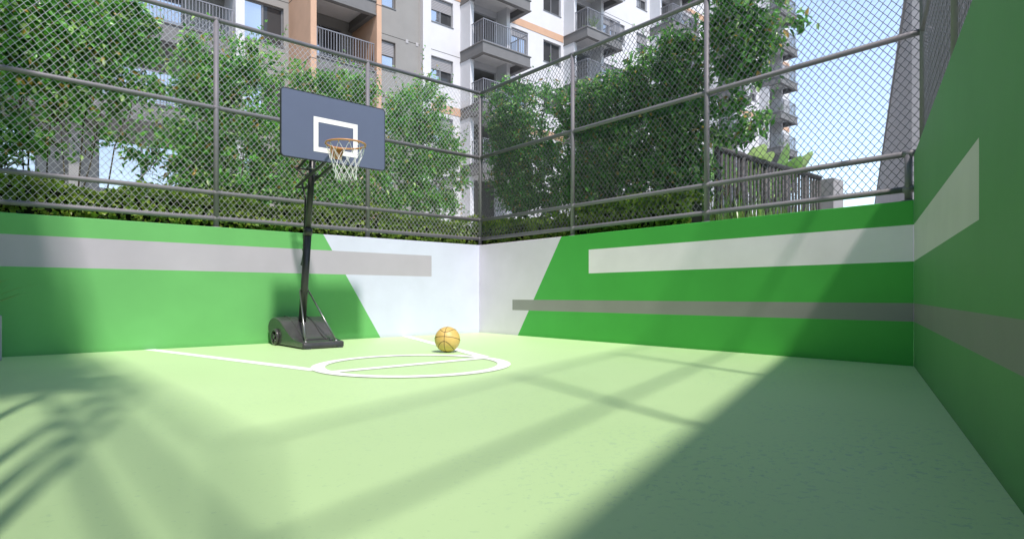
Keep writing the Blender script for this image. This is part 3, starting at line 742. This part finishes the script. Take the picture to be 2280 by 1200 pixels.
# ------------------------------------------------------------------ apartment building
S = 2.72; J0 = 11.78
J = lambda k: J0+S*k
def building():
    t = thing('apartment_building', (18, 16, 0), 'white and grey apartment block with dark projecting balconies and orange pilasters behind the fence', 'building')
    Y = 16.0
    def facade(name, x0, x1, z0, z1, y, ops, mat, dep=.16):
        """wall with real openings and reveals"""
        ops = [o for o in ops if o[3] > z0 and o[2] < z1]
        xs = sorted({x0, x1, *[min(max(v, x0), x1) for o in ops for v in o[:2]]}); zs = sorted({z0, z1, *[min(max(v, z0), z1) for o in ops for v in o[2:4]]})
        m = MB()
        for a, b in zip(xs, xs[1:]):
            for c, d in zip(zs, zs[1:]):
                mx, mz = (a+b)/2, (c+d)/2
                if any(o[0] < mx < o[1] and o[2] < mz < o[3] for o in ops): continue
                m.quad((a, y, c), (b, y, c), (b, y, d), (a, y, d))
        for (a, b, c, d) in [o[:4] for o in ops]:
            m.quad((a, y, c), (a, y, d), (a, y+dep, d), (a, y+dep, c)); m.quad((b, y, d), (b, y, c), (b, y+dep, c), (b, y+dep, d))
            m.quad((a, y, d), (b, y, d), (b, y+dep, d), (a, y+dep, d)); m.quad((b, y, c), (a, y, c), (a, y+dep, c), (b, y+dep, c))
        return m.build(name, mat, t)
    lib = {}
    def seen(x, k, m=2.4):
        """storeys of the column at x that rise above the hedge and reach into view"""
        zt = .55+.4973*((x+5.35)*.6526+22.94*.7577)
        return J(k) > 4.0 and J(k)-1.5 < zt+m
    def inst(key, name, loc, make):
        """shared mesh data for repeated parts: list of (part, [subparts])"""
        if key not in lib: lib[key] = make()
        root_me, subs = lib[key]
        o = bpy.data.objects.new(name, root_me); col.objects.link(o); o.parent = t; o.location = V(loc)-V(t['_o'])
        for nm, me in subs:
            c = bpy.data.objects.new(nm, me); col.objects.link(c); c.parent = o
        return o
    def mesh_of(mb_, name, mats):
        o = mb_.build(name, mats); me = o.data; bpy.data.objects.remove(o); return me
    def make_window(w, h, shutter, dark, dep=.12):
        """origin at lower left of the opening, on the wall face"""
        f = MB(); fw = .05
        f.box(0, w, dep, dep+.06, 0, fw); f.box(0, w, dep, dep+.06, h-fw, h); f.box(0, fw, dep, dep+.06, fw, h-fw); f.box(w-fw, w, dep, dep+.06, fw, h-fw)
        f.box(w/2-.03, w/2+.03, dep-.01, dep+.05, fw, h-fw)
        f.box(-.02, w+.02, -.03, dep, -.04, -.002)      # sill
        fm = mesh_of(f, 'window', M['frame'])
        subs = []
        top = h-fw-(shutter*h if shutter else 0)
        for k, (a, b) in enumerate(((fw, w/2-.03), (w/2+.03, w-fw))):
            g = MB(); g.quad((a, dep+.03, fw), (b, dep+.03, fw), (b, dep+.03, top), (a, dep+.03, top))
            subs.append(('pane', mesh_of(g, 'pane', M[dark[k]])))
        if shutter:
            s = MB(); s.box(fw+.002, w-fw-.002, dep-.03, dep+.02, top, h-fw)
            subs.append(('shutter', mesh_of(s, 'shutter', M['shutter'])))
        return fm, subs
    def make_balcony(w, dep, side, lo, hi, rec, door, inset=.10, stubs=False):
        """origin: left end at wall face, z = joint. Slab rim projects dep towards -y; rec: inner recess depth"""
        b = MB(); th = .14
        b.box(0, w, -dep, 0, hi-.17, hi-.045)                        # slab
        b.box(0, w, -dep, -dep+th, lo+.06, hi-.17)                    # front fascia
        b.box(0, th, -dep+th, 0, lo+.06, hi-.17); b.box(w-th, w, -dep+th, 0, lo+.06, hi-.17)
        b.box(-.03, w+.05, -dep-.04, 0, hi-.045, hi)                  # top lip
        b.box(-.03, w+.05, -dep-.04, -dep+th+.05, lo, lo+.06); b.box(-.03, th+.05, -dep+th+.05, 0, lo, lo+.06); b.box(w-th-.05, w+.05, -dep+th+.05, 0, lo, lo+.06)
        bm = mesh_of(b, 'balcony', M['b_dark']); subs = []
        c = MB(); c.quad((th, -dep+th, hi-.172), (w-th, -dep+th, hi-.172), (w-th, 0, hi-.172), (th, 0, hi-.172)); subs.append(('ceiling', mesh_of(c, 'ceiling', M['b_soff'])))
        r = MB(); y0 = -dep+inset; x0 = inset; x1 = w-inset; zt = hi+1.07; zb = hi+.07
        r.box(x0-.025, x1+.025, y0-.02, y0+.02, zt-.035, zt)
        r.box(x0, x1, y0-.012, y0+.012, zb, zb+.03)
        n = int((x1-x0)/.105)
        for i in range(n+1):
            x = x0+(x1-x0)*i/n; hw = .017 if i % 7 == 0 else .010
            r.box(x-hw, x+hw, y0-.009, y0+.009, hi+.001 if i % 7 == 0 else zb+.03, zt-.035)
        if side:
            for xx in (x0, x1):
                r.box(xx-.02, xx+.02, y0+.02, -.02, zt-.035, zt); r.box(xx-.012, xx+.012, y0+.02, -.02, zb, zb+.03)
                n = int((dep-inset)/.115)
                for i in range(1, n):
                    y = y0+(dep-inset)*i/n; r.box(xx-.009, xx+.009, y-.009, y+.009, zb+.03, zt-.035)
        subs.append(('railing', mesh_of(r, 'railing', M['rail'])))
        return bm, subs
    kmin, kmax = -3, 6
    zlo, zhi = .9, J(kmax)+.5
    # --- white wing: openings
    cols = [11.17, 18.17, 26.0, 32.78, 40.34]; bw = 2.9
    win = [(9.45, 10.76, 'sh'), (16.63, 17.96, 'dk'), (22.1, 23.49, 'sh'), (25.0-.35, 26.25-.55, 'sh'), (30.4, 31.7, 'dk'), (36.9, 38.2, 'sh'), (38.9, 39.9, 'sh')]
    ops = []
    for k in range(kmin, kmax+1):
        for a, b, kd in win:
            if seen(a, k): ops.append((a, b, J(k)-1.42, J(k)-.27, kd, k))
        for c in cols:
            if seen(c+1, k): ops.append((c+.23, c+2.20, J(k)-S+.30, J(k)-.20, 'rec', k)); ops.append((c+3.2, c+4.35, J(k)-1.5, J(k)-.27, 'sky', k))
    facade('wall', 8.94, 45.7, zlo, zhi, Y, ops, M['w_white'])
    m = MB(); m.quad((45.7, Y, zlo), (45.7, Y+14, zlo), (45.7, Y+14, zhi), (45.7, Y, zhi)); m.quad((-14, Y+14, zlo), (45.7, Y+14, zlo), (45.7, Y+14, zhi), (-14, Y+14, zhi))
    m.quad((-14, Y, zhi), (45.7, Y, zhi), (45.7, Y+14, zhi), (-14, Y+14, zhi)); m.quad((-14, Y, zlo), (-14, Y+14, zlo), (-14, Y+14, zhi), (-14, Y, zhi)); m.build('wall', M['w_white'], t)
    for a, b, kd in win:
        for k in [q for q in range(kmin, kmax+1) if seen(a, q)]:
            if kd == 'sh': inst(('w', round(b-a, 2), 'sh'), 'window', (a, Y, J(k)-1.42), lambda: make_window(b-a, 1.15, .44, ('glass_sky', 'glass_dark')))
            else: inst(('w', round(b-a, 2), 'dk'), 'window', (a, Y, J(k)-1.42), lambda: make_window(b-a, 1.15, 0, ('glass_dark', 'glass_dark')))
    for c in cols:
        for k in [q for q in range(kmin, kmax+1) if seen(c+1, q)]:
            inst(('wb',), 'window', (c+3.2, Y, J(k)-1.5), lambda: make_window(1.15, 1.23, .25, ('glass_sky', 'glass_sky')))
            inst(('bal',), 'balcony', (c, Y, J(k)), lambda: make_balcony(bw, 1.75, True, -.25, .29, 1.2, 1))
            # recess: side walls, back wall and sliding door
            def rec():
                r = MB(); d = 1.3; w0, w1 = .23, 2.20; z0, z1 = .30, S-.20
                r.quad((w0, d, z0), (w1, d, z0), (w1, d, z1), (w0, d, z1)); r.quad((w0, .16, z0), (w0, .16, z1), (w0, d, z1), (w0, d, z0)); r.quad((w1, .16, z0), (w1, d, z0), (w1, d, z1), (w1, .16, z1))
                r.quad((w0, .16, z1), (w1, .16, z1), (w1, d, z1), (w0, d, z1)); r.quad((w0, .16, z0), (w0, d, z0), (w1, d, z0), (w1, .16, z0))
                rm = mesh_of(r, 'balcony_recess', M['w_grey']); f = MB(); y = d-.04
                a, b, zt = w0+.15, w1-.2, 2.1
                f.box(a, b, y-.03, y+.03, zt, zt+.06); f.box(a, a+.05, y-.03, y+.03, z0, zt); f.box(b-.05, b, y-.03, y+.03, z0, zt); f.box((a+b)/2-.03, (a+b)/2+.03, y-.04, y+.02, z0, zt)
                g = MB(); g.quad((a+.05, y, z0), ((a+b)/2-.03, y, z0), ((a+b)/2-.03, y, zt), (a+.05, y, zt)); g2 = MB(); g2.quad(((a+b)/2+.03, y, z0), (b-.05, y, z0), (b-.05, y, zt), ((a+b)/2+.03, y, zt))
                return rm, [('door_frame', mesh_of(f, 'door_frame', M['frame'])), ('door_pane', mesh_of(g, 'door_pane', M['glass_sky'])), ('door_pane', mesh_of(g2, 'door_pane', M['glass_dark']))]
            inst(('rec',), 'balcony_recess', (c, Y, J(k)), rec)
        # flanking columns, full height
        for a, b in ((c, c+.215), (c+2.23, c+2.44)):
            m = MB(); m.box(a+.004, b, Y-.78, Y+.02, zlo, zhi); m.build('column', M['w_white'], t)
    # orange bands at every second joint, dark joints at the others
    segs = [(9.37, 11.17)]+[(c+2.95, d-.04) for c, d in zip(cols, cols[1:]+[45.74])]
    for k in range(kmin, kmax+1):
        for i_, (a, b) in enumerate(segs):
            if k % 2 and i_ != 2: m = MB(); m.box(a, b, Y-.02, Y+.05, J(k)-.07, J(k)+.30); m.build('colour_band', M['w_orange'], t)
        m = MB()
        for a, b in segs+[(-14, .9), (1.2, 3.05), (5.87, 8.93)]:
            if not (k % 2 and a > 9) or abs(a-21.12) < .1: m.box(a, b, Y-.003, Y+.01, J(k)-.012, J(k)+.012)
        m.build('joint', M['joint'], t)
    # --- grey wing
    ops = []
    gk = [q for q in range(kmin, kmax+1) if seen(6, q)]
    for k in gk:
        ops += [(6.45, 7.70, J(k)-1.5, J(k)-.25, 0, k), (1.36, 2.86, J(k)-1.75, J(k)-.27, 0, k)]
    facade('wall', .9, 8.94, zlo, zhi, Y, ops, M['w_grey'])
    for k in gk:
        inst(('wg',), 'window', (6.45, Y, J(k)-1.5), lambda: make_window(1.25, 1.25, .45, ('glass_sky', 'glass_sky')))
        inst(('wl',), 'window', (1.36, Y, J(k)-1.75), lambda: make_window(1.5, 1.48, 0, ('glass_sky', 'glass_dark')))
    # white pilasters between the wings and beside the left balconies
    m = MB(); m.box(8.94, 9.37, Y-.26, Y+.02, zlo, zhi); m.build('pilaster', M['w_white'], t)
    m = MB(); m.box(.9, 1.2, Y-.81, Y+1.8, zlo, zhi); m.build('pilaster', M['w_white'], t)
    # orange fins with balconies between them
    for a, b in ((3.05, 3.27), (5.67, 5.87)):
        m = MB(); m.box(a, b, 13.86, Y+.02, zlo, zhi); m.build('pilaster', M['w_orange'], t)
        m = MB()
        for k in range(kmin, kmax+1): m.box(a-.003, b+.003, 13.857, Y, J(k)-.012, J(k)+.012)
        m.build('joint', M['joint'], t)
    for k in gk:
        inst(('balo',), 'balcony', (3.275, Y-.02, J(k)), lambda: make_balcony(2.39, 2.05, False, -.40, .16, 0, 1, .06))
        def door():
            f = MB(); w, h = 1.7, 2.05
            f.box(0, w, -.07, 0, h, h+.06); f.box(0, .05, -.07, 0, 0, h); f.box(w-.05, w, -.07, 0, 0, h); f.box(w/2-.03, w/2+.03, -.08, -.01, 0, h)
            g = MB(); g.quad((.05, -.03, 0), (w/2-.03, -.03, 0), (w/2-.03, -.03, h), (.05, -.03, h)); g2 = MB(); g2.quad((w/2+.03, -.03, 0), (w-.05, -.03, 0), (w-.05, -.03, h), (w/2+.03, -.03, h))
            return mesh_of(f, 'sliding_door', M['frame']), [('door_pane', mesh_of(g, 'door_pane', M['glass_sky'])), ('door_pane', mesh_of(g2, 'door_pane', M['glass_dark']))]
        inst(('door',), 'sliding_door', (3.45, Y-.001, J(k)+.17), door)
    # --- left wing: long balconies in front of sky reflecting doors
    YL = 16.6
    ops = []
    lk = [q for q in range(kmin, kmax+1) if seen(-1, q)]
    for k in lk: ops += [(-2.95, -.45, J(k)-S+.42, J(k)-.62, 0, k), (-7.3, -4.5, J(k)-S+.42, J(k)-.62, 0, k)]
    facade('wall', -14, .9, zlo, zhi, YL, ops, M['w_grey'])
    for k in lk:
        inst(('ld',), 'window', (-2.95, YL, J(k)-S+.42), lambda: make_window(2.5, S-1.04, 0, ('glass_sky', 'glass_sky')))
        inst(('ld2',), 'window', (-7.3, YL, J(k)-S+.42), lambda: make_window(2.8, S-1.04, 0, ('glass_sky', 'glass_sky')))
        inst(('ball',), 'balcony', (-8.1, YL-.002, J(k)+.12), lambda: make_balcony(8.98, 1.45, False, -.34, .29, 0, 0, .08))
    m = MB(); m.box(-3.75, -3.45, YL-.5, YL, zlo, zhi); m.build('pilaster', M['w_grey'], t)
    # small vent covers in pairs near the joints
    for x in (8.2, 8.72, 24.2, 24.62):
        for k in range(kmin, kmax+1):
            m = MB(); m.box(x, x+.13, Y-.02, Y+.005, J(k)-.09, J(k)+.07); m.build('vent', M['vent'], t)
    return t
building()
# potted plants on balconies
def pot_plant(loc, label, seed, ln=.75, airy=False):
    t = thing('potted_plant', loc, label, 'plant', None); p = V(loc)
    m = MB(); m.lathe(p, [(.001, 0), (.12, 0), (.16, .26), (.145, .26), (.14, .22), (.001, .22)], 16); m.build('pot', M['potw'], t)
    m = MB(); spiky(m, p+V((0, 0, .2)), 40, ln, seed, .022, 'grass'); m.build('leaves', M['leaf'], t)
z_ = lambda k: J(k)+.292
pot_plant((19.05, 14.62, z_(1)), 'spiky potted plant on the balcony right of the orange band', 71, 1.0)
pot_plant((11.75, 14.60, z_(-1)), 'spiky potted plant on the balcony just above the fence corner', 72, .8)
pot_plant((41.3, 14.62, z_(0)), 'potted plant on the lowest balcony at the far right end of the building', 73, .9)
pot_plant((41.2, 14.62, z_(1)), 'potted plant on the second lowest balcony at the far right end of the building', 74, .9)

# ------------------------------------------------------------------ grey tower on the right, seen past the corner
M['dim'] = simple('darkened_render', (.07, .075, .07), .9, var=.1, scale=1.5)  # darkness put into the colour, the end wall itself is sunlit
def tower():
    # near corner 14 m ahead of the viewer, long face parallel to the right wall
    f_ = V((.6526, .7577, 0)); r_ = V((.7577, -.6526, 0)); cam = V((-5.3505, -6.9444, 0))
    n0 = cam+f_*14+r_*9.432; far = -DR*48; sd = NO*9
    t = thing('grey_tower', tuple(n0), 'plain grey concrete tower seen through the fence beside the right wall', 'building')
    def slab(a, u, w, z0, z1, m):
        P = [a, a+u, a+u+w, a+w]; b = len(m.v)
        m.v += [tuple(p+V((0, 0, z0))) for p in P]+[tuple(p+V((0, 0, z1))) for p in P]
        for q in ((3, 2, 1, 0), (4, 5, 6, 7), (0, 1, 5, 4), (1, 2, 6, 5), (2, 3, 7, 6), (3, 0, 4, 7)): m.face(tuple(b+i for i in q))
    m = MB(); slab(n0, far, sd, -.03, 8.25, m); m.build('wall', M['conc'], t)
    m = MB(); slab(n0+DR*.05-NO*.05, far*1.0, sd*1.02, 8.25, 8.45, m); m.build('parapet', M['conc'], t)
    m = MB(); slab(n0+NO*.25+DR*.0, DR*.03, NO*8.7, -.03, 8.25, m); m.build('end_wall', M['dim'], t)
tower()

# ------------------------------------------------------------------ added unseen blocks that cut sky light in the court
M['block'] = simple('brown_grey_render', (.17, .165, .155), .85, var=.08, scale=.8)
def block(x0, x1, y0, y1, h, label, axis):
    t = thing('sky_light_blocker', ((x0+x1)/2, (y0+y1)/2, 0), label, 'building')
    m = MB(); m.box(x0, x1, y0, y1, -.02, h); m.build('wall', M['block'], t)
    m = MB(); m.box(x0-.15, x1+.15, y0-.15, y1+.15, h, h+.4); m.build('roof', M['b_dark'], t)
    a0, a1 = (y0, y1) if axis == 'x' else (x0, x1); n = int((a1-a0)/3.2)
    for i in range(n):
        for k in range(int(h/2.72)):
            a = a0+1.0+i*3.2; z = .9+k*2.72; m = MB()
            if axis == 'x': m.box(x1-.05, x1+.03, a, a+1.3, z, z+1.2)
            else: m.box(a, a+1.3, y1-.05, y1+.03, z, z+1.2)
            if i*int(h/2.72)+k < 100: m.build('window', M['glass_dark'], t)
block(-26, -15, -26, 4, 13, 'added unseen brown grey block left of the court, cutting sky light', 'x')
block(-12, 16, -42, -30, 9.5, 'added unseen brown grey block behind the viewer, cutting sky light', 'y')

# ------------------------------------------------------------------ tree standing left of the view, whose shadow falls on the wall and floor
def broad_tree(loc, label, h, c, rad, n, seed):
    rng = random.Random(seed); t = thing('broadleaf_tree', loc, label, 'tree'); b = V(loc); c = V(c)
    m = MB(); k0 = b.lerp(c, .62); k0.z = h
    m.tube([b, b.lerp(k0, .5)+V((.05, -.04, 0)), k0, c], [.13, .10, .085, .03], 10)
    tips = []
    for i in range(26):
        d = rnd_dir(rng); q = c+V((d.x*rad[0], d.y*rad[1], d.z*rad[2]))*rng.uniform(.45, .95); tips.append(q)
        m.tube([k0.lerp(c, rng.random()*.7), k0.lerp(q, .6)+V((0, 0, .12)), q], [.035, .02, .006], 5, cap=False)
    m.build('trunk', M['bark'], t)
    f = MB()
    for i in range(n):
        q = rng.choice(tips) if rng.random() < .55 else c+V((rng.uniform(-1, 1)*rad[0]*.95, rng.uniform(-1, 1)*rad[1]*.95, rng.uniform(-1, 1)*rad[2]*.72))
        p = q+rnd_dir(rng)*abs(rng.gauss(0, .12)); p.x = min(p.x, -5.53-.05*rng.random()); l = rng.uniform(.09, .16)
        add_leaf(f, p, rnd_dir(rng), rnd_dir(rng)+V((0, 0, .8)), l, l*.6, leaf_colour(rng, 'palm'), .2)
    f.build('crown', M['leaf'], t)
broad_tree((-7.4, -3.6, -.02), 'dense broadleaf tree standing left of the view beside the light green wall', 2.2, (-6.42, -2.7, 3.3), (.95, 2.25, .65), 24000, 83)

# ------------------------------------------------------------------ camera, sun, sky
cd = bpy.data.cameras.new('camera'); co = bpy.data.objects.new('camera', cd); col.objects.link(co)
co.location = (-5.3505, -6.9444, .55)
co.rotation_euler = (R(90), 0, -math.atan2(.6526, .7577))
cd.sensor_width = 36; cd.lens = 36*1321/2280; cd.shift_y = 57/2280
cd.clip_start = .05; cd.clip_end = 5000
scn.camera = co

SUN = V((-.19, -.68, 1)).normalized()      # towards the sun
sd = bpy.data.lights.new('sun', 'SUN'); so = bpy.data.objects.new('sun', sd); col.objects.link(so)
so.rotation_euler = SUN.to_track_quat('Z', 'Y').to_euler()
sd.energy = 4.7; sd.angle = R(3.5); sd.color = (1, .905, .855)
w = bpy.data.worlds.new('World'); scn.world = w; w.use_nodes = True
nt = w.node_tree; bg = nt.nodes['Background']
sk = nt.nodes.new('ShaderNodeTexSky'); sk.sky_type = 'NISHITA'; sk.sun_disc = False
sk.sun_elevation = math.asin(SUN.z); sk.sun_rotation = math.atan2(SUN.x, SUN.y)
sk.air_density = 1.0; sk.dust_density = .6; sk.ozone_density = 1.2
tc = nt.nodes.new('ShaderNodeTexCoord'); sx = nt.nodes.new('ShaderNodeSeparateXYZ'); nt.links.new(tc.outputs['Generated'], sx.inputs[0])
hz = ramp(nt, sx.outputs[2], [(0., (4.4, 5.0, 5.2)), (.20, (3.7, 4.5, 5.4)), (.45, (2.6, 3.4, 4.6)), (.62, (.55, .9, 1.1)), (.80, (0., 0., 0.))])   # pale summer haze, thicker towards the horizon
ad = nt.nodes.new('ShaderNodeMix'); ad.data_type = 'RGBA'; ad.blend_type = 'ADD'; ad.inputs[0].default_value = 1
nt.links.new(sk.outputs[0], ad.inputs[6]); nt.links.new(hz, ad.inputs[7])
nt.links.new(ad.outputs[2], bg.inputs[0]); bg.inputs[1].default_value = .15

scn.view_settings.view_transform = 'Standard'; scn.view_settings.look = 'None'
scn.view_settings.exposure = 0; scn.view_settings.gamma = 1
scn.cycles.max_bounces = 8; scn.cycles.diffuse_bounces = 5; scn.cycles.glossy_bounces = 4; scn.cycles.transparent_max_bounces = 6
for ob in bpy.data.objects:
    if '_o' in ob: del ob['_o']
